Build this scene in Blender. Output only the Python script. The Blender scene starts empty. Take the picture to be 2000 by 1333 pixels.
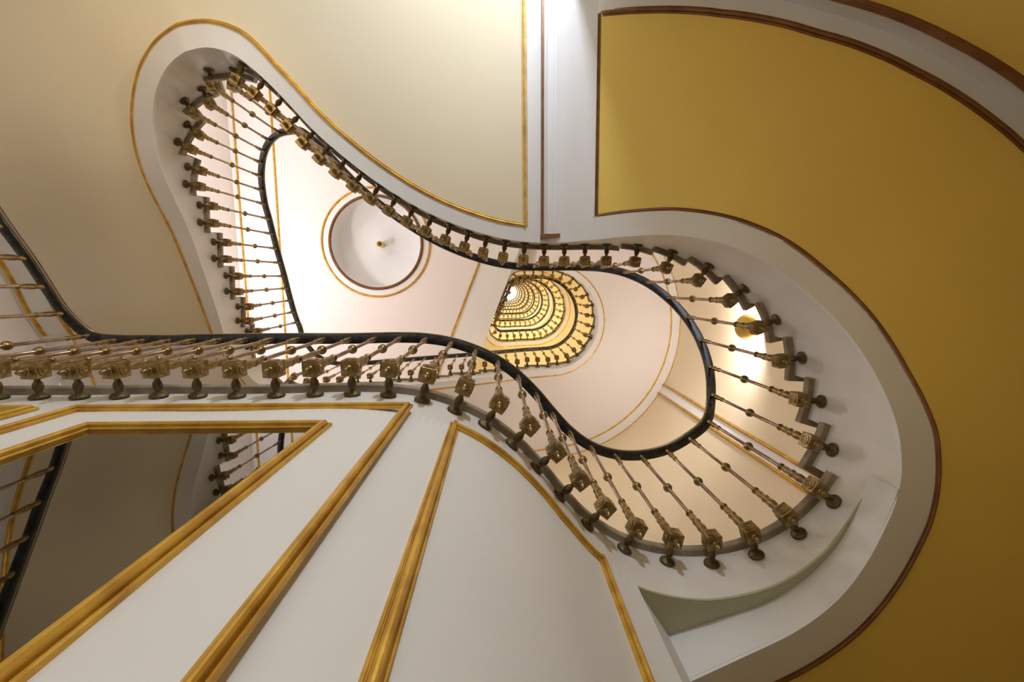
import bpy, bmesh, math, random
import numpy as np
from mathutils import Matrix, Vector

random.seed(7)
scene = bpy.context.scene

# ------------------------------------------------------------------ camera
# metres; the lens is the origin, z is up, the lobby floor lies at z = -1.5
cam_data = bpy.data.cameras.new('camera')
cam_data.sensor_width = 36.0
cam_data.sensor_fit = 'HORIZONTAL'
cam_data.lens = 15.48
cam_data.clip_start = 0.02
cam_data.clip_end = 200
cam = bpy.data.objects.new('camera', cam_data)
scene.collection.objects.link(cam)
_B = np.array([[0.9995502, -0.00368571, 0.02976253], [0.0, 0.99241925, 0.12289843], [-0.02998988, -0.12284315, 0.99197287]])
cam.matrix_world = Matrix(((_B[0, 0], -_B[0, 1], -_B[0, 2], 0), (_B[1, 0], -_B[1, 1], -_B[1, 2], 0), (_B[2, 0], -_B[2, 1], -_B[2, 2], 0), (0, 0, 0, 1)))
scene.camera = cam

# ------------------------------------------------------------------ view, sky, lights
scene.view_settings.view_transform = 'Standard'
scene.view_settings.look = 'None'
scene.view_settings.gamma = 1.0
scene.view_settings.exposure = 0.0
scene.view_settings.use_curve_mapping = False
world = bpy.data.worlds.new('sky'); scene.world = world
world.use_nodes = True
world.node_tree.nodes['Background'].inputs[0].default_value = (0.72, 0.80, 1.0, 1)
world.node_tree.nodes['Background'].inputs[1].default_value = 6.0

def point_light(name, loc, watts, color, radius=0.1):
    l = bpy.data.lights.new(name, 'POINT')
    l.energy = watts; l.color = color; l.shadow_soft_size = radius
    o = bpy.data.objects.new(name, l); scene.collection.objects.link(o); o.location = loc
    return o
COOL = (0.79, 0.87, 1.0); NEUT = (0.98, 0.96, 1.0); WARM = (1.0, 0.74, 0.40)
point_light('hall_lamp_light', (0.30, -2.50, 1.70), 112, COOL, 0.06)
def up_light(name, loc, aim, watts, color, deg):
    l = bpy.data.lights.new(name, 'SPOT'); l.energy = watts; l.color = color; l.shadow_soft_size = 0.12
    l.spot_size = math.radians(deg); l.spot_blend = 1.0
    o = bpy.data.objects.new(name, l); scene.collection.objects.link(o); o.location = loc
    o.rotation_euler = (Vector(aim) - Vector(loc)).to_track_quat('-Z', 'Y').to_euler()
up_light('soffit_fill_spot', (0.40, -0.90, -0.50), (1.05, -0.35, 2.2), 21, WARM, 84)  # added spot with no fixture, warms the ochre soffit and fades outward
up_light('soffit_fill_spot', (-2.0, -1.95, 0.75), (-2.9, -0.5, 3.3), 95, (1.0, 0.78, 0.50), 100)  # added fill spot, unseen, brightens the left-hand cream soffit
point_light('lobby_fill_light', (-1.55, -1.45, -0.7), 11, (1.0, 0.85, 0.65), 0.2)  # weak unseen fill, added for ambient light from below
point_light('landing_lamp_light', (-3.75, 0.0, 5.6), 88, NEUT, 0.12)
point_light('landing_lamp_light', (-3.6, -2.2, 5.2), 55, NEUT, 0.12)

# ------------------------------------------------------------------ materials
def mat(name, col, rough=0.6, metal=0.0, var=0.08, scale=6.0, bump=0.0, bscale=60.0, col2=None, spec=0.5):
    m = bpy.data.materials.new(name); m.use_nodes = True
    nt = m.node_tree; b = nt.nodes['Principled BSDF']
    b.inputs['Roughness'].default_value = rough
    b.inputs['Metallic'].default_value = metal
    b.inputs['Specular IOR Level'].default_value = spec
    tc = nt.nodes.new('ShaderNodeTexCoord')
    no = nt.nodes.new('ShaderNodeTexNoise'); no.inputs['Scale'].default_value = scale; no.inputs['Detail'].default_value = 5
    nt.links.new(tc.outputs['Object'], no.inputs['Vector'])
    rp = nt.nodes.new('ShaderNodeValToRGB')
    c2 = col2 or tuple(c * (1 - var) for c in col)
    rp.color_ramp.elements[0].position = 0.3; rp.color_ramp.elements[0].color = (*c2, 1)
    rp.color_ramp.elements[1].position = 0.7; rp.color_ramp.elements[1].color = (*col, 1)
    nt.links.new(no.outputs['Fac'], rp.inputs['Fac']); nt.links.new(rp.outputs['Color'], b.inputs['Base Color'])
    if bump:
        n2 = nt.nodes.new('ShaderNodeTexNoise'); n2.inputs['Scale'].default_value = bscale; n2.inputs['Detail'].default_value = 4
        nt.links.new(tc.outputs['Object'], n2.inputs['Vector'])
        bp = nt.nodes.new('ShaderNodeBump'); bp.inputs['Strength'].default_value = bump; bp.inputs['Distance'].default_value = 0.01
        nt.links.new(n2.outputs['Fac'], bp.inputs['Height']); nt.links.new(bp.outputs['Normal'], b.inputs['Normal'])
    return m
M = {
    'white': mat('white_paint', (0.80, 0.79, 0.79), 0.55, var=0.03, scale=3, bump=0.05, bscale=40),
    'string': mat('stringer_paint', (0.80, 0.77, 0.74), 0.55, var=0.07, scale=5, bump=0.05),
    'cream': mat('cream_plaster', (0.78, 0.695, 0.52), 0.7, var=0.03, scale=2, bump=0.05, bscale=30),
    'ochre': mat('ochre_plaster', (0.86, 0.63, 0.15), 0.65, var=0.03, scale=2, bump=0.05, bscale=30),
    'pink': mat('pale_pink_plaster', (0.82, 0.76, 0.745), 0.7, var=0.02, scale=2, bump=0.04),
    'beige': mat('warm_beige_plaster', (0.78, 0.66, 0.46), 0.7, var=0.03, scale=2, bump=0.04),
    'yellow': mat('warm_yellow_plaster', (0.84, 0.70, 0.42), 0.7, var=0.04, scale=2),
    'paleyellow': mat('pale_yellow_plaster', (0.84, 0.74, 0.50), 0.7, var=0.04, scale=2),
    'olive': mat('olive_paint', (0.50, 0.49, 0.33), 0.6, var=0.04, scale=3),
    'gold': mat('gold_paint', (0.78, 0.48, 0.07), 0.36, 0.4, col2=(0.50, 0.25, 0.03), scale=14, bump=0.15, bscale=50),
    'brown': mat('brown_gilt', (0.24, 0.10, 0.025), 0.4, 0.15, col2=(0.15, 0.05, 0.012), scale=14, bump=0.1),
    'brass': mat('aged_brass', (0.40, 0.285, 0.12), 0.33, 0.85, col2=(0.14, 0.09, 0.032), scale=30, bump=0.15, bscale=120),
    'tube': mat('bronze_tube', (0.46, 0.35, 0.26), 0.28, 0.85, col2=(0.28, 0.18, 0.11), scale=20),
    'iron': mat('dark_bronze', (0.20, 0.145, 0.06), 0.40, 0.75, col2=(0.06, 0.042, 0.02), scale=40, bump=0.3, bscale=150),
    'rail': mat('black_rail', (0.012, 0.012, 0.014), 0.22, 0.0, col2=(0.05, 0.055, 0.06), scale=25, bump=0.1),
    'railedge': mat('rail_edge_brass', (0.34, 0.26, 0.13), 0.35, 0.7),
    'stone': mat('worn_stone', (0.38, 0.32, 0.24), 0.6, col2=(0.20, 0.15, 0.09), scale=12, bump=0.2),
    'floor': mat('floor_stone', (0.50, 0.47, 0.45), 0.5, var=0.2, scale=4),
    'mirror': mat('smoked_mirror', (0.21, 0.20, 0.18), 0.02, 1.0, var=0.0),
    'bowl': mat('lamp_brass', (0.80, 0.58, 0.16), 0.35, 0.55, col2=(0.62, 0.40, 0.08), scale=10),
    'dark': mat('shadow_gap', (0.03, 0.025, 0.02), 0.6),
}

# ------------------------------------------------------------------ mesh helpers
def obj(name, verts, faces, m, parent=None, smooth=False, solid=0.0):
    me = bpy.data.meshes.new(name)
    me.from_pydata([tuple(map(float, v)) for v in verts], [], faces)
    me.materials.append(M[m])
    if smooth:
        me.shade_smooth()
    o = bpy.data.objects.new(name, me); scene.collection.objects.link(o)
    if parent: o.parent = parent
    if solid:
        md = o.modifiers.new('thickness', 'SOLIDIFY'); md.thickness = solid; md.offset = 0.0
        if smooth:
            es = o.modifiers.new('crisp_edges', 'EDGE_SPLIT'); es.split_angle = math.radians(35)
    return o
def thing(name, label, cat, loc=(0, 0, 0), group=None):
    o = bpy.data.objects.new(name, None); scene.collection.objects.link(o); o.location = loc
    o.empty_display_size = 0.1
    o['label'] = label; o['category'] = cat
    if group: o['group'] = group
    return o
def struct(o, label, cat='structure'):
    o['kind'] = 'structure'; o['label'] = label; o['category'] = cat
    return o
def grid_faces(nu, nv, off=0, close_v=False):
    f = []
    for i in range(nu - 1):
        for j in range(nv if close_v else nv - 1):
            k = (j + 1) % nv
            f.append((off + i * nv + j, off + i * nv + k, off + (i + 1) * nv + k, off + (i + 1) * nv + j))
    return f
def normals2(P, closed=False):
    P = np.asarray(P, float)[:, :2]
    t = (np.roll(P, -1, 0) - np.roll(P, 1, 0)) if closed else np.gradient(P, axis=0)
    t /= np.linalg.norm(t, axis=1, keepdims=True) + 1e-12
    return np.stack([-t[:, 1], t[:, 0]], 1)
def sweep(name, P, prof, m, parent=None, N=None, closed=False, smooth=True):
    """sweep a closed profile [(outward, up)] along the 3-D path P"""
    P = np.asarray(P, float)
    N = normals2(P, closed) if N is None else N
    V = []
    for p, nn in zip(P, N):
        for a, b in prof:
            V.append((p[0] + nn[0] * a, p[1] + nn[1] * a, p[2] + b))
    k = len(prof); F = grid_faces(len(P), k, 0, True)
    if closed:
        L = (len(P) - 1) * k
        F += [(L + j, L + (j + 1) % k, (j + 1) % k, j) for j in range(k)]
    else:
        F += [tuple(range(k))[::-1], tuple(len(P) * k - k + j for j in range(k))]
    o = obj(name, V, F, m, parent, smooth)
    if smooth:
        o.data.set_sharp_from_angle(angle=math.radians(40))
    return o
def lathe_data(prof, seg=14, axis='z', cap=True):
    V = []; 
    for r, h in prof:
        for j in range(seg):
            a = 2 * math.pi * j / seg
            V.append((r * math.cos(a), r * math.sin(a), h))
    F = grid_faces(len(prof), seg, 0, True)
    if cap:
        F += [tuple(range(seg))[::-1], tuple((len(prof) - 1) * seg + j for j in range(seg))]
    return V, F
def join(*parts):
    V = []; F = []
    for v, f in parts:
        o = len(V); V += list(v); F += [tuple(i + o for i in q) for q in f]
    return V, F
def xf(data, mtx):
    v, f = data
    return [tuple(mtx @ Vector(p)) for p in v], f
def box_data(x0, x1, y0, y1, z0, z1):
    V = [(x0, y0, z0), (x1, y0, z0), (x1, y1, z0), (x0, y1, z0), (x0, y0, z1), (x1, y0, z1), (x1, y1, z1), (x0, y1, z1)]
    return V, [(0, 3, 2, 1), (4, 5, 6, 7), (0, 1, 5, 4), (1, 2, 6, 5), (2, 3, 7, 6), (3, 0, 4, 7)]
def mesh(name, data, m, smooth=True, sharp=35):
    me = bpy.data.meshes.new(name); me.from_pydata([tuple(map(float, p)) for p in data[0]], [], data[1]); me.materials.append(M[m])
    if smooth:
        me.shade_smooth(); me.set_sharp_from_angle(angle=math.radians(sharp))
    return me
def inst(name, me, parent=None, loc=(0, 0, 0), rot=None):
    o = bpy.data.objects.new(name, me); scene.collection.objects.link(o)
    if parent: o.parent = parent
    o.location = loc
    if rot: o.rotation_euler = rot
    return o
def filled(name, loops, z, m, parent=None, solid=0.02):
    """flat polygon with holes"""
    bm = bmesh.new(); ed = []
    for lp in loops:
        vs = [bm.verts.new((p[0], p[1], z)) for p in lp]
        ed += [bm.edges.new((vs[i], vs[(i + 1) % len(vs)])) for i in range(len(vs))]
    bmesh.ops.triangle_fill(bm, edges=ed, use_beauty=True)
    me = bpy.data.meshes.new(name); bm.to_mesh(me); bm.free(); me.materials.append(M[m])
    o = bpy.data.objects.new(name, me); scene.collection.objects.link(o)
    if parent: o.parent = parent
    if solid:
        md = o.modifiers.new('thickness', 'SOLIDIFY'); md.thickness = solid; md.offset = 0.0
    return o
MOULD = [(-.5, 0), (-.5, -.42), (-.44, -.5), (-.36, -.5), (-.32, -.25), (-.26, -.25), (-.22, -.8), (-.12, -.97), (0, -1), (.12, -.97), (.22, -.8), (.26, -.25), (.32, -.25), (.36, -.5), (.44, -.5), (.5, -.42), (.5, 0)]
def mould(w, h): return [(a * w, b * h) for a, b in MOULD]

# ------------------------------------------------------------------ the path of the first-storey stair
# plan position and height of every baluster foot (x, y, z) and of its top under the handrail (x, y, z)
MAIN=[
(-2.360,-0.570,1.125,-2.360,-0.570,2.050),(-2.360,-0.430,1.125,-2.360,-0.430,2.130),(-2.360,-0.285,1.290,-2.360,-0.285,2.210),
(-2.363,-0.140,1.290,-2.363,-0.140,2.300),(-2.370,0.000,1.455,-2.370,0.000,2.380),(-2.370,0.145,1.455,-2.370,0.145,2.460),
(-2.300,0.275,1.620,-2.300,0.275,2.520),(-2.155,0.302,1.620,-2.155,0.302,2.520),(-2.000,0.304,1.620,-2.000,0.304,2.520),
(-1.855,0.305,1.620,-1.855,0.305,2.520),(-1.707,0.305,1.620,-1.717,0.301,2.520),(-1.562,0.306,1.620,-1.575,0.300,2.520),
(-1.418,0.305,1.620,-1.431,0.298,2.520),(-1.274,0.304,1.620,-1.286,0.297,2.520),(-1.130,0.305,1.620,-1.139,0.297,2.520),
(-0.987,0.306,1.620,-0.993,0.298,2.520),(-0.842,0.305,1.620,-0.849,0.298,2.520),(-0.697,0.302,1.620,-0.705,0.295,2.520),
(-0.555,0.301,1.620,-0.561,0.293,2.520),(-0.411,0.307,1.620,-0.416,0.299,2.520),(-0.268,0.330,1.620,-0.272,0.323,2.520),
(-0.129,0.377,1.620,-0.135,0.369,2.520),(0.001,0.444,1.620,-0.007,0.434,2.520),(0.118,0.533,1.620,0.110,0.521,2.520),
(0.223,0.639,1.620,0.215,0.627,2.520),(0.318,0.757,1.620,0.312,0.744,2.520),(0.421,0.873,1.620,0.416,0.858,2.520),
(0.550,0.963,1.620,0.544,0.952,2.520),(0.702,1.011,1.620,0.694,1.006,2.520),(0.861,1.022,1.620,0.853,1.015,2.520),
(1.017,0.993,1.620,1.009,0.982,2.520),(1.160,0.919,1.620,1.144,0.907,2.520),(1.271,0.805,1.620,1.252,0.803,2.520),
(1.346,0.666,1.765,1.340,0.677,2.665),(1.382,0.516,1.910,1.386,0.523,2.810),(1.378,0.361,2.055,1.383,0.363,2.955),
(1.337,0.211,2.200,1.340,0.215,3.100),(1.256,0.076,2.345,1.258,0.082,3.245),(1.143,-0.035,2.490,1.147,-0.031,3.390),
(1.009,-0.112,2.635,1.008,-0.111,3.535),(0.863,-0.155,2.780,0.856,-0.154,3.680),(0.716,-0.169,2.930,0.712,-0.168,3.830),
(0.574,-0.169,2.930,0.574,-0.169,3.830),(0.436,-0.167,2.930,0.436,-0.167,3.830),(0.300,-0.168,2.930,0.300,-0.168,3.830),
(0.164,-0.175,2.930,0.164,-0.175,3.830),(0.029,-0.192,2.930,0.029,-0.192,3.830),(-0.102,-0.221,2.930,-0.102,-0.221,3.830),
(-0.226,-0.258,2.930,-0.226,-0.258,3.830),(-0.351,-0.303,2.930,-0.351,-0.303,3.830),(-0.476,-0.357,2.930,-0.476,-0.357,3.830),
(-0.597,-0.419,2.930,-0.597,-0.419,3.830),(-0.711,-0.487,2.930,-0.711,-0.487,3.830),(-0.823,-0.560,2.930,-0.823,-0.560,3.830),
(-0.933,-0.640,2.930,-0.933,-0.640,3.830),(-1.037,-0.723,2.930,-1.037,-0.723,3.830),(-1.137,-0.809,2.930,-1.137,-0.809,3.830),
(-1.233,-0.902,2.930,-1.233,-0.902,3.830),(-1.322,-1.000,2.930,-1.322,-1.000,3.830),(-1.415,-1.099,2.930,-1.415,-1.099,3.830),
(-1.516,-1.194,2.930,-1.516,-1.194,3.830),(-1.618,-1.269,2.930,-1.618,-1.268,3.830),(-1.732,-1.302,3.095,-1.738,-1.309,3.955),
(-1.864,-1.295,3.095,-1.884,-1.315,4.035),(-1.992,-1.255,3.260,-2.014,-1.276,4.120),(-2.100,-1.189,3.260,-2.108,-1.208,4.200),
(-2.189,-1.105,3.425,-2.180,-1.129,4.285),(-2.258,-1.004,3.425,-2.235,-1.030,4.365),(-2.302,-0.890,3.590,-2.275,-0.919,4.450),
(-2.326,-0.773,3.590,-2.301,-0.804,4.530),(-2.340,-0.652,3.755,-2.313,-0.676,4.615),(-2.347,-0.517,3.755,-2.324,-0.536,4.695),
(-2.352,-0.376,3.920,-2.337,-0.396,4.780),(-2.361,-0.235,3.920,-2.344,-0.253,4.860),(-2.369,-0.093,4.085,-2.353,-0.113,4.945),
(-2.374,0.048,4.085,-2.366,0.019,5.025),(-2.380,0.191,4.250,-2.378,0.156,5.110),(-2.391,0.326,4.250,-2.385,0.293,5.190),
(-2.405,0.443,4.415,-2.389,0.421,5.275),]
_low = [(-2.36, -.57 - .145 * k, 1.125 - .165 * ((k + 1) // 2), -2.36, -.57 - .145 * k, 2.05 - .0825 * k) for k in range(8, 0, -1)]
MAIN = np.array(_low + MAIN)
I0 = -18                                   # index of the first row
NM = len(MAIN)
IDX = np.arange(NM) + I0
FOOT = MAIN[:, :3]; TOP = MAIN[:, 3:]
def cat_rom(P, x):
    """smooth interpolation of rows of P at float indices x"""
    P = np.asarray(P, float); x = np.clip(np.asarray(x, float), 0, len(P) - 1.0001)
    k = np.floor(x).astype(int); u = (x - k)[:, None]
    g = lambda j: P[np.clip(j, 0, len(P) - 1)]
    a, b, c, d_ = g(k - 1), g(k), g(k + 1), g(k + 2)
    return 0.5 * ((2 * b) + (-a + c) * u + (2 * a - 5 * b + 4 * c - d_) * u ** 2 + (-a + 3 * b - 3 * c + d_) * u ** 3)
_nf = normals2(FOOT)
_nf[-3:] = (-1, 0)
def foot_xy(i): return cat_rom(FOOT[:, :2], np.asarray(i, float) - I0)
def foot_n(i):
    q = cat_rom(_nf, np.asarray(i, float) - I0); return q / np.linalg.norm(q, axis=1, keepdims=True)
BR = 0.11                                  # baluster axis to stringer face
def face_xy(i, off=0.0): return foot_xy(i) + (BR + off) * foot_n(i)
ZS = dict([(-18, .34), (-10, 1.0), (-6, 1.25), (-4.5, 1.5), (21.8, 1.40), (22.62, 1.447), (23, 1.475), (24, 1.555), (25, 1.67), (26, 1.795), (27, 1.925), (28, 2.01), (29, 2.12), (30, 2.27), (31, 2.47), (32, 2.67), (33, 2.80), (34, 2.86), (51, 2.85), (52, 2.87), (53, 2.91), (54, 2.98), (55, 3.06), (56, 3.15), (57, 3.24), (58, 3.33), (59, 3.42), (60, 3.52), (61, 3.62), (62, 3.70), (63, 3.77), (64, 3.84), (65, 3.905), (66, 3.97), (67, 4.035), (68, 4.1)])
_k = sorted(ZS)
def soff(i): return np.interp(i, _k, [ZS[k] for k in _k])
_bk = [15, 22, 24, 25, 29, 32, 35, 48, 49.5, 51, 53, 60, 65, 68]
_bv = [.145, .145, .145, .12, .12, .133, .10, .10, .105, .135, .15, .148, .12, .106]
def bord(i): return np.interp(i, _bk, _bv)
_wk = [20, 26, 27, 28, 29, 30, 31, 32, 33]; _wv = [1.10, 1.09, 1.07, 1.02, 1.01, 1.06, 1.15, 1.24, 1.30]
def outer(i): return np.interp(i, _wk, _wv)
def pts(i, off, z): return np.column_stack([face_xy(i, 0) + np.asarray(off).reshape(-1, 1) * foot_n(i), z])
def ruled(name, i, offs, m, parent, zf=soff, dz=0.0, solid=0.02):
    """surface spanned outward from the stringer face, level across, following zf along the stair"""
    rows = [pts(i, np.broadcast_to(o(i) if callable(o) else o, i.shape), zf(i) + dz) for o in offs]
    V = np.stack(rows, 1).reshape(-1, 3)
    return obj(name, V, grid_faces(len(i), len(offs)), m, parent, True, solid)
def slab_z(i): return np.interp(i, [16.9, 17.7, 18.4, 19, 20, 20.7, 21.6, 22.7], [1.432, 1.444, 1.455, 1.472, 1.496, 1.52, 1.55, 1.576])
TREAD = 0.09                                # foot of a baluster block to underside of its tread
# steps of this stair: (first index, last index, foot height)
STEPS = [(-18.5, -16.5, .465), (-16.5, -14.5, .63), (-14.5, -12.5, .795), (-12.5, -10.5, .96), (-10.5, -8.5, 1.125), (-8.5, -6.5, 1.29), (-6.5, -4.5, 1.455), (-4.5, 22.5, 1.62)]
STEPS += [(i - .5, i + .5, 1.62 + .145 * (i - 22)) for i in range(23, 31)]
STEPS += [(30.5, 51.5, 2.93)] + [(51.5 + 2 * k, 53.5 + 2 * k, 2.93 + .165 * (k + 1)) for k in range(9)]
STEPS = [(a, min(b, 68.0), z) for a, b, z in STEPS if a < 68]

stair = thing('staircase', 'large lower staircase round the wide well, white stringer, ochre and cream soffits', 'staircase', (0, 0, 0))
# stringer face, stepped along its top
V = []; F = []
for a, b, z in STEPS:
    a = max(a, -18.0)
    i = np.linspace(a, b, max(3, int((b - a) * 5)))
    lo = np.where(i < 22.7, np.where(i < -4.5, soff(i), np.where(i < 16.9, 1.43, slab_z(i))), soff(i))
    hi = np.full(len(i), z + TREAD)
    ring = [np.column_stack([face_xy(i), lo]), np.column_stack([face_xy(i), hi]), np.column_stack([face_xy(i, .03), hi]), np.column_stack([face_xy(i, .03), lo])]
    o = len(V); V += list(np.stack(ring, 1).reshape(-1, 3)); F += grid_faces(len(i), 4, o, True)
so = obj('stringer', V, F, 'string', stair, True)
so.data.set_sharp_from_angle(angle=math.radians(40))
# treads: each a slab with a nosing that overhangs the stringer
for n_, (a, b, z) in enumerate(STEPS):
    lo = max(a - (.12 if b - a < 5 else .04) - (.1 if 22 < a < 31 else 0), -18.0); hi = min(b + .02, 68.0)
    i = np.linspace(lo, hi, max(4, int((hi - lo) * 4)))
    P = np.column_stack([face_xy(i), np.full(len(i), z + TREAD)])
    sweep('tread' if b - a < 5 else 'landing_edge', P, [(-.030, .004), (-.030, .034), (-.024, .042), (.30, .042), (.30, 0), (-.026, 0)], 'stone', stair, foot_n(i))
    # riser at the front of the step
    if n_ and a > -18:
        zp = STEPS[n_ - 1][2]
        p0 = face_xy([a], .0)[0]; p1 = face_xy([a], .32)[0]
        tv = face_xy([a + .06])[0] - p0
        obj('riser', [(*p0, zp + TREAD), (*p1, zp + TREAD), (*p1, z + TREAD), (*p0, z + TREAD)], [(0, 1, 2, 3)], 'string', stair, False, 0.02)

# soffits of the right-hand turn (ochre panel framed in brown mouldings), carried on under the lower landing
E_Y = 31.95
strip = np.array([(1.430, .722, 1.576, 1.455), (1.40, .80, 1.572, 1.447), (1.31, .967, 1.551, 1.425), (1.18, 1.09, 1.525, 1.388), (1.01, 1.175, 1.495, 1.350), (.80, 1.22, 1.465, 1.300), (.60, 1.256, 1.435, 1.25), (.40, 1.29, 1.41, 1.20)])
i = np.linspace(22.62, 34.6, 70)[18:]
ruled('soffit_border', i, [-.002, lambda q: bord(q) + .005], 'white', stair)
ir = np.linspace(E_Y, 23.0, 70)
sr = cat_rom(strip, np.linspace(.75, 7, 50))
base = np.vstack([np.column_stack([face_xy(ir), soff(ir)]), np.column_stack([sr[:, :2], sr[:, 3]])])
for _ in range(3):
    base[1:-1] = .25 * base[:-2] + .5 * base[1:-1] + .25 * base[2:]
bn = -normals2(base)
for _ in range(12):
    bn[1:-1] = .25 * bn[:-2] + .5 * bn[1:-1] + .25 * bn[2:]
bn[0] = foot_n([E_Y])[0]
bn /= np.linalg.norm(bn, axis=1, keepdims=True)
bi = np.r_[ir, np.linspace(22.5, 16, 50)]
def base_at(o, dz=0.): return np.column_stack([base[:, :2] + bn * np.asarray(o).reshape(-1, 1), base[:, 2] + dz])
def base_surf(name, offs, m_, dz=0.):
    V = np.stack([base_at(np.broadcast_to(o, bi.shape), dz) for o in offs], 1).reshape(-1, 3)
    return obj(name, V, grid_faces(len(bi), len(offs)), m_, stair, True, 0.02)
bB, bO = bord(bi), outer(bi)
base_surf('soffit_border', (-.004, bB + .005), 'white')
base_surf('soffit_panel', (bB, bB * .75 + bO * .25, bB * .4 + bO * .6, bO), 'ochre', .006)
base_surf('soffit_outer_border', (bO, bO + .35), 'white')
sweep('moulding', base_at(bB, -.004), mould(.024, .016), 'brown', stair, bn)
sweep('moulding', base_at(bO, -.004), mould(.034, .02), 'brown', stair, bn)
oo = np.linspace(float(bord(E_Y)), float(outer(E_Y)), 12)
e = np.full(12, E_Y)
sweep('moulding', pts(e, oo, soff(e) - .004), mould(.026, .018), 'brown', stair)
# the white cross band between the two soffit panels
i = np.linspace(E_Y, 35.15, 18); u = (i - i[0]) / (i[-1] - i[0])
s0 = pts(i, bord(i), soff(i))
eE = pts(np.array([E_Y]), np.array([1.75]), np.array([0.]))[0]
rows = [s0]
for w_, yy in ((.33, None), (.66, None), (1., None), (2., -3.45)):
    xe = eE[0] * (1 - u) + .150 * u; ye = np.full(18, eE[1]) if yy is None else np.full(18, yy)
    if yy is None:
        rows.append(np.column_stack([s0[:, 0] * (1 - w_) + xe * w_, s0[:, 1] * (1 - w_) + ye * w_, soff(i)]))
    else:
        rows.append(np.column_stack([xe, ye, soff(i)]))
obj('soffit_band', np.stack(rows, 1).reshape(-1, 3), grid_faces(18, 5), 'white', stair, True, 0.02)

# soffit of the level middle landing and of the left-hand flight (cream panel, gilt moulding)
Y_END = -3.45
i = np.linspace(34.6, 68, 170)
ruled('soffit_border', i, [-.002, lambda q: bord(q) + .005], 'white', stair)
XB0, XB1 = 0.165, 0.145
i = np.linspace(35.15, 47.5, 70)
inner = pts(i, bord(i), soff(i))[:, :2]
end = inner[-1]; dn = foot_n([47.5])[0]
kk = (Y_END - end[1]) / dn[1]
far = end + dn * kk
loop = [tuple(p) for p in inner] + [tuple(far), (XB1, Y_END), (XB1, -1.7)]
fp = filled('soffit_panel', [loop], 2.858, 'cream', stair)
i = np.linspace(47.5, 68.0, 110)
LW = -3.87
def left_out(q):
    p = face_xy(q); n = foot_n(q)
    tx = np.where(n[:, 0] < -.15, (LW - p[:, 0]) / np.minimum(n[:, 0], -.15), 99.)
    ty = np.where(n[:, 1] < -.1, (Y_END - p[:, 1]) / np.minimum(n[:, 1], -.1), 99.)
    return np.minimum(np.minimum(tx, ty), 8.)
ruled('soffit_panel', i, [bord, lambda q: bord(q) * .6 + .4 * left_out(q), left_out], 'cream', stair, dz=.008)
im = np.linspace(35.1, 68.0, 170)
sweep('moulding', pts(im, bord(im), soff(im) - .003), mould(.028, .018), 'gold', stair, foot_n(im))
p0 = pts(np.array([35.12]), bord(np.array([35.12])), np.array([2.856]))[0]
sweep('moulding', [(p0[0], p0[1] + .012, 2.856), (XB1 + .01, -1.7, 2.856), (XB1 + .01, Y_END, 2.856)], mould(.034, .018), 'gold', stair)
# slim boxed beam in the cross band
sweep('beam_fillet', [(0.275, -.315, 2.86), (0.268, -1.7, 2.86), (0.262, Y_END, 2.86)], [(-.007, 0), (-.007, -.05), (.007, -.05), (.007, 0)], 'brown', stair, smooth=False)
sweep('beam', [(0.335, -.33, 2.86), (0.325, -1.7, 2.86), (0.32, Y_END, 2.86)], [(-.048, .02), (-.048, -.022), (-.03, -.022), (-.03, -.034), (.0, -.034), (.0, -.026), (.012, -.026), (.012, -.034), (.046, -.034), (.046, .02)], 'white', stair, smooth=False)
sweep('beam_fillet', [(0.265, -.31, 2.85), (0.385, -.318, 2.85)], [(-.012, 0), (-.012, -.045), (.010, -.045), (.010, 0)], 'brown', stair, smooth=False)

# landing slab: underside, recessed wall strip below and the soffit round it
ss = cat_rom(strip, np.linspace(0, 7, 60))
ig = np.linspace(22.75, 16.9, 60)
su = cat_rom(strip, np.linspace(0.0, 6.0, 60))
V = np.stack([np.column_stack([face_xy(ig, .0), slab_z(ig) - .005]), np.column_stack([su[:, :2], su[:, 2] - .005])], 1).reshape(-1, 3)
obj('landing_underside', V, grid_faces(60, 2), 'olive', stair, False, 0.008)
V = np.stack([np.column_stack([ss[:, :2], ss[:, 2]]), np.column_stack([ss[:, :2], ss[:, 3]])], 1).reshape(-1, 3)
obj('recessed_string', V, grid_faces(60, 2), 'white', stair, True, 0.01)

# ------------------------------------------------------------------ the upper stair: hook, long straight, then the D-shaped spiral
RC = np.array([0.80, 0.42]); RR = 0.60
def upper_plan():
    """dense plan polyline of one D turn, starting at the middle of its straight left side's foot"""
    P = []
    def arc(c, r, a0, a1, k):
        for a in np.linspace(a0, a1, k):
            P.append((c[0] + r * math.cos(a), c[1] - r * math.sin(a)))
    rc = .17
    c_bl = np.array([0.075, 1.02 - rc]); c_tl = np.array([0.42, -0.18 + rc])
    dv = c_bl - c_tl; L = np.linalg.norm(dv); dv /= L
    nl = np.array([-dv[1], dv[0]])          # to the left of the downward diagonal
    if nl[0] > 0: nl = -nl
    ang = math.atan2(-nl[1], nl[0])
    arc(c_bl, rc, -math.pi + (math.pi + ang - math.pi) if False else ang - 2 * math.pi if ang > 0 else ang, -math.pi / 2, 8)
    P.append((0.45, 1.02))
    arc(RC, RR, -math.pi / 2, math.pi / 2, 26)
    arc(c_tl, rc, math.pi / 2, ang if ang > 0 else ang + 2 * math.pi, 8)
    return np.array(P)
D1 = upper_plan()
def resample(P, step):
    P = np.asarray(P, float); s = np.r_[0, np.cumsum(np.linalg.norm(np.diff(P[:, :2], axis=0), axis=1))]
    n_ = max(2, int(round(s[-1] / step)) + 1); q = np.linspace(0, s[-1], n_)
    return np.column_stack([np.interp(q, s, P[:, k]) for k in range(P.shape[1])])
TURN = 3.17
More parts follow.
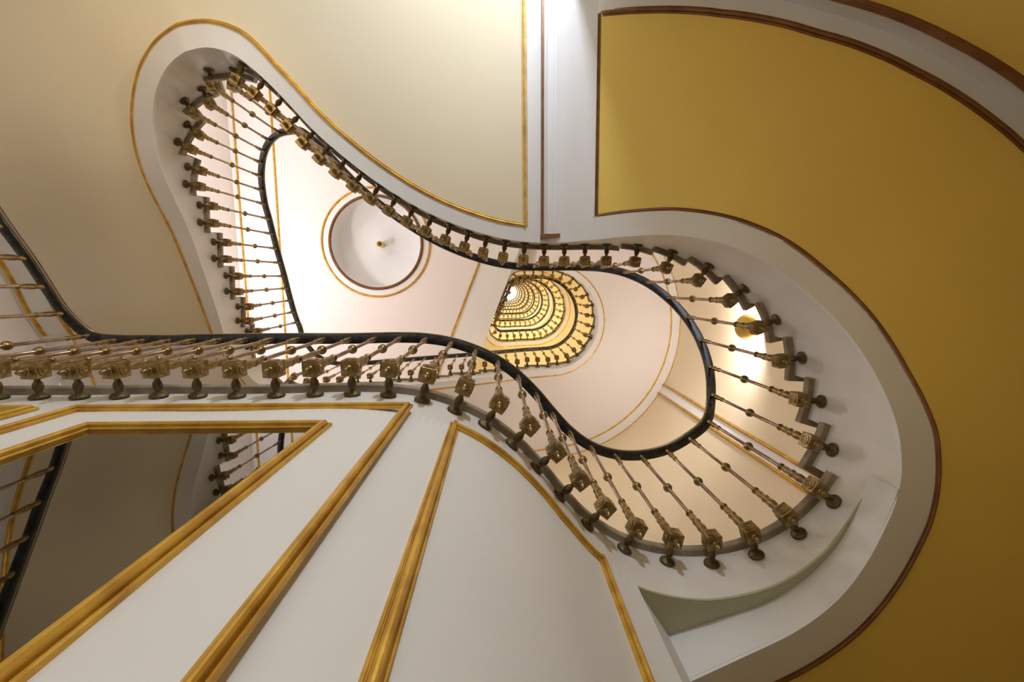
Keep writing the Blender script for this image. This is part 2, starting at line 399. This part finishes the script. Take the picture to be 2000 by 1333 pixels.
def zD(P):
    """height gained along one turn"""
    out = []
    s = np.r_[0, np.cumsum(np.linalg.norm(np.diff(np.vstack([P, P[:1]]), axis=0), axis=1))]
    key_s = []
    x = P[:, 0]; y = P[:, 1]
    i_lobe0 = 9; i_lobe1 = 34
    ks = [0, s[i_lobe0], s[i_lobe1], s[len(P) - 1], s[len(P)]]
    kv = [0, .42, 1.80, 2.15, TURN]
    return np.interp(s[:-1], ks, kv)
ZD = zD(D1)
Z_D0 = 5.83                                 # height of the baluster feet at the start of the first full turn
hook = [(-2.405, .443, 4.40), (-2.405, .58, 4.46), (-2.39, .72, 4.55), (-2.33, .86, 4.64), (-2.22, .97, 4.74), (-2.06, 1.03, 4.87), (-1.9, 1.04, 4.98), (-1.5, 1.035, 5.17), (-1.0, 1.03, 5.40), (-.5, 1.025, 5.62), (-.1, 1.02, 5.80)]
turns = [np.array(hook + [(p[0], p[1], Z_D0 + z) for p, z in zip(D1[8:], ZD[8:])])]
NT = 9
for k in range(1, NT):
    turns.append(np.column_stack([D1, Z_D0 + ZD + TURN * k]))

# baluster meshes ---------------------------------------------------
BH = 0.06
def ring_disc(r, h, seg=14):
    return lathe_data([(r, 0), (r, h), (r * .78, h), (r * .74, h * .35), (r * .5, h * .35), (r * .46, h), (r * .28, h), (r * .2, h * .4), (.0015, h * .4)], seg)
def block_data():
    h = BH / 2; c = .0022
    pr = []
    bm = bmesh.new(); bmesh.ops.create_cube(bm, size=BH); bmesh.ops.bevel(bm, geom=bm.edges[:], offset=c, segments=1, affect='EDGES')
    base = ([tuple(v.co) for v in bm.verts], [tuple(v.index for v in f.verts) for f in bm.faces]); bm.free()
    parts = [base]
    for ax, an in (('X', math.pi / 2), ('X', -math.pi / 2), ('Y', math.pi / 2), ('Y', -math.pi / 2), ('X', math.pi)):
        parts.append(xf(ring_disc(.0225, .0028), Matrix.Rotation(an, 4, ax) @ Matrix.Translation((0, 0, h))))
    return xf(join(*parts), Matrix.Translation((0, 0, h)))
ME_BLOCK = mesh('block', block_data(), 'brass')
ME_FINIAL = mesh('finial', lathe_data([(.013, .003), (.014, -.004), (.0105, -.008), (.0125, -.016), (.0115, -.026), (.007, -.036), (.0015, -.042)], 12), 'brass')
stem = [(.012, .026), (.012, .032), (.009, .036), (.0095, .042), (.015, .052), (.0165, .062), (.015, .072), (.0105, .082), (.011, .086), (.0175, .090), (.027, .095), (.031, .100), (.031, .106), (.02, .112)]
ME_BRACKET = mesh('bracket', xf(lathe_data(stem, 14), Matrix.Translation((0, 0, BH * .5)) @ Matrix.Rotation(-math.pi / 2, 4, 'X')), 'iron')
def leaf_prof():
    return [(.016, .058), (.0185, .066), (.015, .078), (.0125, .088), (.0165, .10), (.019, .118), (.0165, .138), (.0125, .150), (.0175, .158), (.0185, .166), (.013, .172), (.0145, .19), (.0155, .205), (.012, .222), (.011, .228), (.0165, .233), (.0165, .240), (.011, .244), (.009, .246)]
k_ = .49; u_ = .9
SPIN = leaf_prof() + [(.0088, .25), (.0088, k_ - .027), (.0125, k_ - .024), (.0125, k_ - .02), (.0165, k_ - .017), (.021, k_ - .009), (.0225, k_ - .004), (.0225, k_ + .004), (.021, k_ + .009), (.0165, k_ + .017), (.0125, k_ + .02), (.0125, k_ + .024), (.0088, k_ + .027),
        (.0088, u_ - .128), (.0135, u_ - .122), (.0135, u_ - .116), (.009, u_ - .112), (.0105, u_ - .10), (.0145, u_ - .07), (.015, u_ - .055), (.0125, u_ - .035), (.0095, u_ - .026), (.013, u_ - .02), (.013, u_ + .004)]
ME_SPINDLE = mesh('spindle', lathe_data(SPIN, 12), 'brass', True, 50)
ME_SPINDLE.materials.append(M['tube'])
for p in ME_SPINDLE.polygons:                # the plain lengths of rod are bare bronze
    zc = p.center.z
    if .255 < zc < k_ - .05 or k_ + .05 < zc < u_ - .13: p.material_index = 1
# one light mesh for the small far balusters
far_b = join(xf(box_data(-.03, .03, -.03, .03, 0, .06), Matrix.Identity(4)), lathe_data([(.015, .058), (.017, .12), (.009, .24), (.009, .465), (.022, .482), (.022, .498), (.009, .515), (.009, .79), (.014, .83), (.012, .9)], 6),
             xf(lathe_data([(.012, .026), (.015, .07), (.028, .095), (.028, .106)], 6), Matrix.Translation((0, 0, .03)) @ Matrix.Rotation(-math.pi / 2, 4, 'X')), lathe_data([(.012, .003), (.002, -.04)], 6))
ME_FAR = mesh('baluster', far_b, 'brass', False)

def rail_sweep(P, parent, N=None):
    sweep('handrail', P, [(-.027, .004), (-.020, 0), (.020, 0), (.027, .004), (.030, .018), (.027, .036), (.012, .046), (-.012, .046), (-.027, .036), (-.030, .018)], 'rail', parent, N)
    sweep('rail_edge', P, [(-.0305, .010), (-.0335, .014), (-.0335, .020), (-.0305, .024)], 'railedge', parent, N, smooth=False)
def baluster(bal, foot, top, ang):
    """thing > baluster > block, finial, bracket, rod"""
    d3 = Vector(top) - Vector(foot)
    b = inst('baluster', ME_SPINDLE, bal)
    zax = d3.normalized(); xax = Vector((math.cos(ang), math.sin(ang), 0)); yax = zax.cross(xax).normalized(); xax = yax.cross(zax)
    s = d3.length / .9
    R = Matrix((xax, yax, zax)).transposed()
    b.matrix_basis = Matrix.Translation(foot) @ R.to_4x4() @ Matrix.Diagonal((1, 1, s, 1))
    inst('block', ME_BLOCK, b); inst('finial', ME_FINIAL, b); inst('bracket', ME_BRACKET, b)

bal = thing('balustrade', 'large lower balustrade of brass balusters and black handrail round the wide well', 'balustrade')
for r in range(NM):
    n2 = _nf[r]
    ang = math.atan2(n2[1], n2[0]) - math.pi / 2
    baluster(bal, tuple(FOOT[r]), tuple(TOP[r]), ang)
tp = cat_rom(TOP, np.linspace(0, NM - 1.001, NM * 5))
# ------------------------------------------------------------------ upper turns
ORD = ['first', 'second', 'third', 'fourth', 'fifth', 'sixth', 'seventh', 'eighth', 'ninth']
STEP_H = 0.167
for k, T in enumerate(turns):
    P = resample(T, .03)
    if k + 1 < NT:
        nx = turns[k + 1][0] if k else turns[1][0]
        Pj = resample(np.vstack([T, nx]), .03)
    else:
        Pj = P
    P = Pj
    N = normals2(P)
    if k == 0: N[:3] = (-1, 0)
    # smooth normals a little at the rounded corners
    st = thing('staircase', '%s turn, counted from below, of the narrow spiral stair above the wide well' % ORD[k], 'staircase', (0, 0, 0), 'upper spiral turns')
    FX = P[:, :2] + BR * N
    zstep = np.floor((P[:, 2] - .05) / STEP_H) * STEP_H + .05
    lo = P[:, 2] - (.30 if k == 0 else .26)
    brk = [0] + [j for j in range(1, len(P)) if zstep[j] != zstep[j - 1]] + [len(P) - 1]
    V = []; F = []
    for a, b in zip(brk[:-1], brk[1:]):
        if b <= a: continue
        q = np.arange(a, b + 1)
        hi = np.full(len(q), zstep[a] + TREAD)
        ring = [np.column_stack([FX[q], lo[q]]), np.column_stack([FX[q], hi]), np.column_stack([FX[q] + N[q] * .03, hi]), np.column_stack([FX[q] + N[q] * .03, lo[q]])]
        o = len(V); V += list(np.stack(ring, 1).reshape(-1, 3)); F += grid_faces(len(q), 4, o, True)
    so = obj('stringer', V, F, 'string', st, True)
    so.data.set_sharp_from_angle(angle=math.radians(40))
    for a, b in zip(brk[:-1], brk[1:]):
        q = np.arange(max(a - 1, 0), b + 1)
        if len(q) < 2: continue
        Q = np.column_stack([FX[q], np.full(len(q), zstep[a] + TREAD)])
        sweep('tread', Q, [(-.022, 0), (-.022, .034), (.3, .034), (.3, 0)], 'stone', st, N[q], smooth=False)
    bw = .085
    W = np.interp(np.arange(len(P)), [0, 12, 40], [1.37, 1.37, 1.12])[:, None] if k == 0 else np.full((len(P), 1), 1.12)
    def ru(name, offs, m_, dz=0.):
        rows = [np.column_stack([FX + N * o, lo + dz]) for o in offs]
        return obj(name, np.stack(rows, 1).reshape(-1, 3), grid_faces(len(P), len(offs)), m_, st, True, 0.016)
    ru('soffit_border', (-.002, bw + .004), 'white')
    ru('soffit_panel', (bw, W * .5, W), 'pink' if k == 0 else 'paleyellow', .006)
    ru('soffit_outer_border', (W, W + .30), 'white')
    sweep('moulding', np.column_stack([FX + N * bw, lo + .004]), [(-.014, 0), (-.008, -.014), (.008, -.014), (.014, 0)], 'gold', st, N)
    sweep('moulding', np.column_stack([FX + N * W, lo + .004]), [(-.016, 0), (-.008, -.016), (.008, -.016), (.016, 0)], 'gold', st, N)
    if k == 0:
        qs = np.where((P[:, 0] > -.4) & (np.arange(len(P)) > 60))[0]
        qs = qs[: int(np.argmax(P[qs, 2] > 7.75)) or None]
        sweep('moulding', np.column_stack([FX[qs] + N[qs] * (W[qs] + .14), lo[qs] - .006]), [(-.016, 0), (-.008, -.018), (.008, -.018), (.016, 0)], 'gold', st, N[qs])
    # balustrade of this turn
    bt = bal if k == 0 and False else thing('balustrade', '%s upper loop of black rail and small brass balusters, counted from below' % ORD[k], 'balustrade', (0, 0, 0), 'upper spiral balustrades')
    SB = resample(P, .1445)
    nb = normals2(SB)
    for j in range(1 if k == 0 else 0, len(SB)):
        x, y, z = SB[j]
        zz = math.floor((z - .05) / STEP_H) * STEP_H + .05
        if k == 0:
            if j < 0: continue
            baluster(bt, (x, y, zz), (x, y, z + .9 + .04), math.atan2(nb[j, 1], nb[j, 0]) - math.pi / 2)
        else:
            b = inst('baluster', ME_FAR, bt, (x, y, zz), (0, 0, math.atan2(nb[j, 1], nb[j, 0]) - math.pi / 2))
            b.scale = (1, 1, (z + .94 - zz) / .9)
    RP = np.column_stack([P[:, :2], P[:, 2] + .94])
    if k == 0:
        tp = np.vstack([tp[:-3], RP[2:6:2]])
        rail_sweep(RP, bt, N)
    else:
        sweep('handrail', RP, [(-.028, 0), (.028, 0), (.03, .02), (.02, .045), (-.02, .045), (-.03, .02)], 'rail', bt, N)
rail_sweep(tp, bal)

# ------------------------------------------------------------------ the walls
# curved wall at right, standing outside every flight
iw = np.linspace(19.0, 32.92, 60)
cw = pts(iw, np.interp(iw, [19, 22, 26, 27, 28, 29, 30, 31, 32, 33], [1.28, 1.25, 1.20, 1.18, 1.13, 1.12, 1.17, 1.26, 1.42, 1.58]), np.zeros(60))[:, :2]
wn = normals2(cw)
ztop = 34.5
def wall(name, line, z0_, z1_, m_, label, th=0.03):
    V = np.stack([np.column_stack([line, np.broadcast_to(z0_, len(line))]), np.column_stack([line, np.full(len(line), z1_)])], 1).reshape(-1, 3)
    return struct(obj(name, V, grid_faces(len(line), 2), m_, None, True, th), label, 'wall')
wr = wall('wall_right', cw, -1.5, 2.45, 'ochre', 'curved ochre wall under the soffit at upper right')
th_ = np.linspace(-math.pi / 2, math.pi / 2, 50)
WRAD = RR + BR + 1.27
cw2 = np.vstack([[(-.3, RC[1] + WRAD)], np.column_stack([RC[0] + WRAD * np.cos(th_), RC[1] - WRAD * np.sin(th_)]), [(.43, RC[1] - WRAD)], [(.43, -1.72)]])
wall('wall_right_upper', cw2, np.r_[1.75, np.interp(np.degrees(th_), [-90, 10, 55, 90], [1.75, 2.1, 2.75, 2.95]), 2.95, 2.95], 7.3, 'beige', 'pale curved wall behind the right-hand balusters')
wall('wall_right_top', cw, 7.3, ztop, 'yellow', 'warm yellow wall of the upper storeys round the spiral')
# cornice of the lower curved wall, following the soffit
ic = np.linspace(24.0, 32.7, 60)
co = np.interp(ic, [19, 22, 26, 27, 28, 29, 30, 31, 32, 33], [1.28, 1.25, 1.20, 1.18, 1.13, 1.12, 1.17, 1.26, 1.42, 1.58]) - .018
sweep('wall_cornice', pts(ic, co, soff(ic)), [(.0, .01), (.0, -.10), (.02, -.10), (.02, .01)], 'white', stair, foot_n(ic), smooth=True)
sweep('moulding', pts(ic, co, soff(ic) - .10), [(-.012, .006), (-.02, -.008), (-.012, -.024), (.0, -.03), (.02, -.03), (.02, .01)], 'brown', stair, foot_n(ic))
A = cw[0]; Bp = cw[-1]
XL = -4.18; YB = float(A[1])
wall('wall_bottom', np.array([A, (-1.0, YB), (XL, YB)])[::1], -1.5, 7.6, 'beige', 'beige wall glimpsed beyond the lower landing')
wall('wall_left', np.array([(XL, YB), (XL, 0), (XL, Y_END)]), -1.5, 7.6, 'pink', 'pale wall at far left behind the left-hand flight')
wall('wall_top', np.array([(XL, Y_END), (0, Y_END), (Bp[0], Y_END), (Bp[0], -2.9), tuple(Bp)]), -1.5, 7.6, 'cream', 'hall wall beyond the middle landing')
up = np.array([tuple(Bp), (-.75, Bp[1]), (-1.35, .9), (-1.35, YB), tuple(A)])
wall('wall_spiral', up, 7.32, ztop, 'yellow', 'warm yellow wall closing the left of the upper storeys')
fl = obj('floor', [(XL, Y_END, -1.5), (4, Y_END, -1.5), (4, YB + .2, -1.5), (XL, YB + .2, -1.5)], [(0, 1, 2, 3)], 'floor', None, False, 0.05)
struct(fl, 'stone lobby floor below the camera', 'floor')

# left-hand flight: outer band of its soffit against the wall
ib = np.linspace(53.0, 68, 70)
eb = pts(ib, left_out(ib), soff(ib))
eb = eb[np.abs(eb[:, 0] - LW) < .01]
yb = eb[:, 1]; zb = eb[:, 2]; kb = len(eb)
for xa in (LW, LW - .24):
    sweep('moulding', np.column_stack([np.full(kb, xa), yb, zb]), mould(.045, .025), 'gold', stair)
obj('soffit_outer_border', np.stack([np.column_stack([np.full(kb, LW + .01), yb, zb]), np.column_stack([np.full(kb, XL), yb, zb])], 1).reshape(-1, 3), grid_faces(kb, 2), 'white', stair, True, 0.01)

# ------------------------------------------------------------------ second-storey ceiling with its round recess
ZC = 7.30
DC = np.array([-1.97, -.70])
def circ(r, k=64): return [(DC[0] + r * math.cos(2 * math.pi * j / k), DC[1] + r * math.sin(2 * math.pi * j / k)) for j in range(k)]
edgeR = [(.53, -1.09), (.18, -.20), (-.31, 1.10), (-.80, 2.40)]
goldL = [(-.05, -1.06), (-.32, -.37), (-.776, .80), (-1.36, 2.35)]
ce = filled('ceiling', [[(-3.5, Y_END), (.9, Y_END), goldL[0], goldL[1], goldL[2], (-1.36, YB - .02), (-3.5, YB - .02)], circ(.86)], ZC, 'pink', None, .02)
struct(ce, 'pale pink ceiling panel round the circular recess', 'ceiling')
c2 = filled('ceiling_band', [[(.9, Y_END), (1.6, Y_END), (.75, -1.3)] + edgeR + [(-1.36, YB - .02), goldL[2], goldL[1], goldL[0]]], ZC, 'white', ce, .02)
c3 = filled('ceiling_band', [[(XL, Y_END), (-3.5, Y_END), (-3.5, YB - .02), (XL, YB - .02)]], ZC, 'white', ce, .02)
sweep('moulding', [(*p, ZC - .008) for p in resample(np.array(goldL), .2)], mould(.034, .024), 'gold', ce)
for xa in (-3.5, -4.08):
    sweep('moulding', [(xa, y, ZC - .008) for y in np.linspace(Y_END, YB, 12)], mould(.034, .024), 'gold', ce)
dome = thing('ceiling_recess', 'round white ceiling recess framed by two thin gilt rings', 'ceiling recess', (0, 0, 0))
sweep('gilt_ring', [(*p, ZC - .008) for p in circ(.862, 72)], mould(.035, .025), 'gold', dome, closed=True)
sweep('gilt_ring', [(*p, ZC - .008) for p in circ(.735, 72)], mould(.045, .03), 'brown', dome, closed=True)
filled('ring_band', [circ(.855), circ(.735)], ZC, 'white', dome, .02)
pv, pf = lathe_data([(.74, 0), (.74, .22), (.70, .27), (.45, .36), (.2, .38), (.16, .36), (.10, .36), (.001, .36)], 64, cap=False)
obj('recess_shell', [(DC[0] + v[0], DC[1] + v[1], ZC + v[2]) for v in pv], pf, 'white', dome, True)
rose = thing('ceiling_lamp_holder', 'small brass lamp holder at the centre of the round recess', 'lamp holder', (DC[0], DC[1], ZC + .36))
inst('holder', mesh('holder', lathe_data([(.045, .0), (.05, -.02), (.05, -.16), (.035, -.17), (.03, -.12), (.001, -.12)], 16, cap=False), 'bowl'), rose)
inst('socket', mesh('socket', lathe_data([(.02, -.1), (.022, -.19), (.012, -.195), (.001, -.195)], 12, cap=False), 'iron'), rose)

# ------------------------------------------------------------------ lower wall with its gilt panels and smoked mirror
iL = np.linspace(-18, 16.92, 190)
WL = face_xy(iL, .012)
V = np.stack([np.column_stack([WL, np.full(len(iL), -1.5)]), np.column_stack([WL, np.where(iL < -4.5, soff(iL), 1.49)])], 1).reshape(-1, 3)
lw = struct(obj('wall_lower', V, grid_faces(len(iL), 2), 'white', None, True, 0.024), 'white wall below the lower landing, curving at its right end', 'wall')
e0 = face_xy([16.92], .012)[0]
obj('wall_end', [(*e0, -1.5), (.64, 1.31, -1.5), (.64, 1.31, 1.49), (*e0, 1.49)], [(0, 1, 2, 3)], 'white', lw, False, .01)
YW = float(face_xy([3.0])[0][1])
def frame_rect(name, x0, x1, zt, w, h, m_, parent):
    """gilt moulding up one side, across the top and down the other, on the flat part of the wall; it stops at the skirting"""
    zb_ = -1.2
    pr = MOULD
    def bar(a, b):
        # a, b: 3-D ends; profile spans in-plane normal and -y
        a = Vector(a); b = Vector(b); t = (b - a).normalized(); s = t.cross(Vector((0, -1, 0)))
        return a, b, t, s
    path = [Vector((x0, YW, zb_)), Vector((x0, YW, zt)), Vector((x1, YW, zt)), Vector((x1, YW, zb_))]
    names = []
    for k in range(3):
        a, b, t, s = bar(path[k], path[k + 1])
        V = []
        for end, mit in ((a, -1 if k > 0 else 0), (b, 1 if k < 2 else 0)):
            for p, q in pr:
                off = s * (p * w) + Vector((0, -1, 0)) * (-q * h)
                sh = -mit * p * w                 # mitre
                V.append(end + off + t * (sh if mit else 0))
        n_ = len(pr)
        F = grid_faces(2, n_, 0, True) + [tuple(range(n_))[::-1], tuple(n_ + j for j in range(n_))]
        o = obj(name, V, F, m_, parent, False)
def flip(f): return f
tr1 = thing('wall_panel_frame', 'large gilt panel frame round the smoked mirror on the white lower wall', 'panel frame', (0, 0, 0))
frame_rect('moulding', -1.42, -.315, 1.485, .032, .020, 'gold', tr1)
tr2 = thing('wall_panel_frame', 'gilt panel frame cut off by the left edge, beside the mirror panel', 'panel frame', (0, 0, 0))
frame_rect('moulding', -2.35, -1.575, 1.485, .032, .020, 'gold', tr2)
tr3 = thing('wall_panel_frame', 'gilt frame of the tall curved blank panel right of the mirror panel', 'panel frame', (0, 0, 0))
i3 = np.linspace(11.12, 16.1, 50)
n3 = foot_n(i3)
P3 = np.column_stack([face_xy(i3, .0), np.interp(i3, [11.12, 16.1], [1.487, 1.44])])
sweep('moulding', P3, [(-(-q) * .020, p * .034) for p, q in MOULD], 'gold', tr3, n3)
for ii in (11.12, 16.1):
    p = face_xy([ii])[0]; n_ = foot_n([ii])[0]; t_ = np.array([n_[1], -n_[0]])
    V = []
    zt_ = 1.487 if ii < 12 else 1.44
    for zz in (-1.2, zt_ + .018):
        for a, q in MOULD:
            V.append((p[0] + t_[0] * a * .034 + n_[0] * q * .020, p[1] + t_[1] * a * .034 + n_[1] * q * .020, zz))
    L_ = len(MOULD)
    obj('moulding', V, grid_faces(2, L_, 0, True) + [tuple(range(L_)), tuple(L_ + j for j in range(L_))], 'gold', tr3)
mir = thing('wall_mirror', 'tall smoked mirror in a gilt frame on the white lower wall, reflecting the stairs', 'mirror', (-.85, YW, -1.2))
inv = Matrix.Translation((.85, -YW, 1.2))
before = set(scene.collection.objects)
frame_rect('frame', -1.19, -.515, 1.268, .036, .026, 'gold', None)
for o in set(scene.collection.objects) - before:
    o.data.transform(inv); o.parent = mir
g = obj('glass', [(-1.19, YW - .004, -1.2), (-.515, YW - .004, -1.2), (-.515, YW - .004, 1.268), (-1.19, YW - .004, 1.268)], [(0, 1, 2, 3)], 'mirror', None, False, .006)
g.data.transform(inv); g.parent = mir

# ------------------------------------------------------------------ upper wall panel bands behind the right-hand balusters
pil = thing('wall_pilaster', 'white vertical wall band with gilt edges behind the right-hand balusters', 'pilaster', (0, 0, 0))
qa = np.radians(np.linspace(-32.0, -36.2, 5)); rw = WRAD - .018
p_ = np.column_stack([RC[0] + rw * np.cos(qa), RC[1] - rw * np.sin(qa)])
V = np.stack([np.column_stack([p_, np.full(5, 1.9)]), np.column_stack([p_, np.full(5, 6.4)])], 1).reshape(-1, 3)
obj('band', V, grid_faces(5, 2), 'white', pil, True, .012)
for q_ in (qa[0], qa[-1]):
    n_ = np.array([math.cos(q_), -math.sin(q_)]); p = RC + (rw - .006) * n_; t_ = np.array([n_[1], -n_[0]]); V = []
    for zz in (1.9, 6.4):
        for a, qq in MOULD:
            V.append((p[0] + t_[0] * a * .034 + n_[0] * qq * .02, p[1] + t_[1] * a * .034 + n_[1] * qq * .02, zz))
    obj('moulding', V, grid_faces(2, len(MOULD), 0, True), 'gold', pil)

# wall lamp: brass bowl throwing its light up the wall
lx, ly = 2.60, 0.42
LZ = 4.45
lamp = thing('wall_lamp', 'round brass uplighter on the pale wall behind the right-hand balusters', 'lamp', (lx, ly, LZ))
inst('bowl', mesh('bowl', lathe_data([(.001, 0), (.05, .004), (.10, .025), (.128, .06), (.132, .075), (.126, .075), (.095, .03), (.001, .012)], 28, cap=False), 'bowl'), lamp)
inst('finial', mesh('lamp_finial', lathe_data([(.03, .006), (.034, -.01), (.02, -.02), (.022, -.035), (.006, -.05)], 14), 'iron'), lamp)
arm = lathe_data([(.012, 0), (.012, .17)], 10)
a_ = 0.0
inst('arm', mesh('arm', xf(arm, Matrix.Rotation(a_, 4, 'Z') @ Matrix.Rotation(math.pi / 2, 4, 'Y')), 'iron'), lamp, (0, 0, .02))
lo_ = point_light('wall_lamp_light', (lx, ly, LZ + .13), 50, NEUT, 0.05)

# ------------------------------------------------------------------ skylight at the head of the spiral
sky = thing('skylight', 'bright round skylight at the very top of the spiral', 'skylight', (RC[0] - .38, RC[1], ztop))
roof = filled('ceiling_top', [[(-1.6, -2.2), (3.2, -2.2), (3.2, 2.8), (-1.6, 2.8)], [(RC[0] - .38 + .85 * math.cos(2 * math.pi * j / 40), RC[1] + .85 * math.sin(2 * math.pi * j / 40)) for j in range(40)]], ztop, 'white', None, .05)
struct(roof, 'white roof slab round the skylight', 'ceiling')
sweep('rim', [(.85 * math.cos(2 * math.pi * j / 40), .85 * math.sin(2 * math.pi * j / 40), 0) for j in range(40)], [(-.05, -.08), (.05, -.08), (.05, .06), (-.05, .06)], 'white', sky, closed=True)
for j in range(4):
    a = j * math.pi / 4
    obj('bar', *xf(box_data(-.85, .85, -.02, .02, 0, .04), Matrix.Rotation(a, 4, 'Z')), 'white', sky)
# lamps of the upper storeys
for k in range(1, NT):
    zz = Z_D0 + TURN * k
    point_light('storey_lamp_light', (1.0, 1.75, zz + 1.15), 60, (1.0, .87, .66), .12)
    point_light('storey_lamp_light', (2.2, .1, zz + 1.9), 60, (1.0, .90, .72), .12)
point_light('storey_lamp_light', (1.3, 1.8, Z_D0 + 1.3), 40, (1.0, .85, .56), .12)
point_light('storey_lamp_light', (2.2, .1, Z_D0 + 2.0), 40, (1.0, .87, .6), .12)
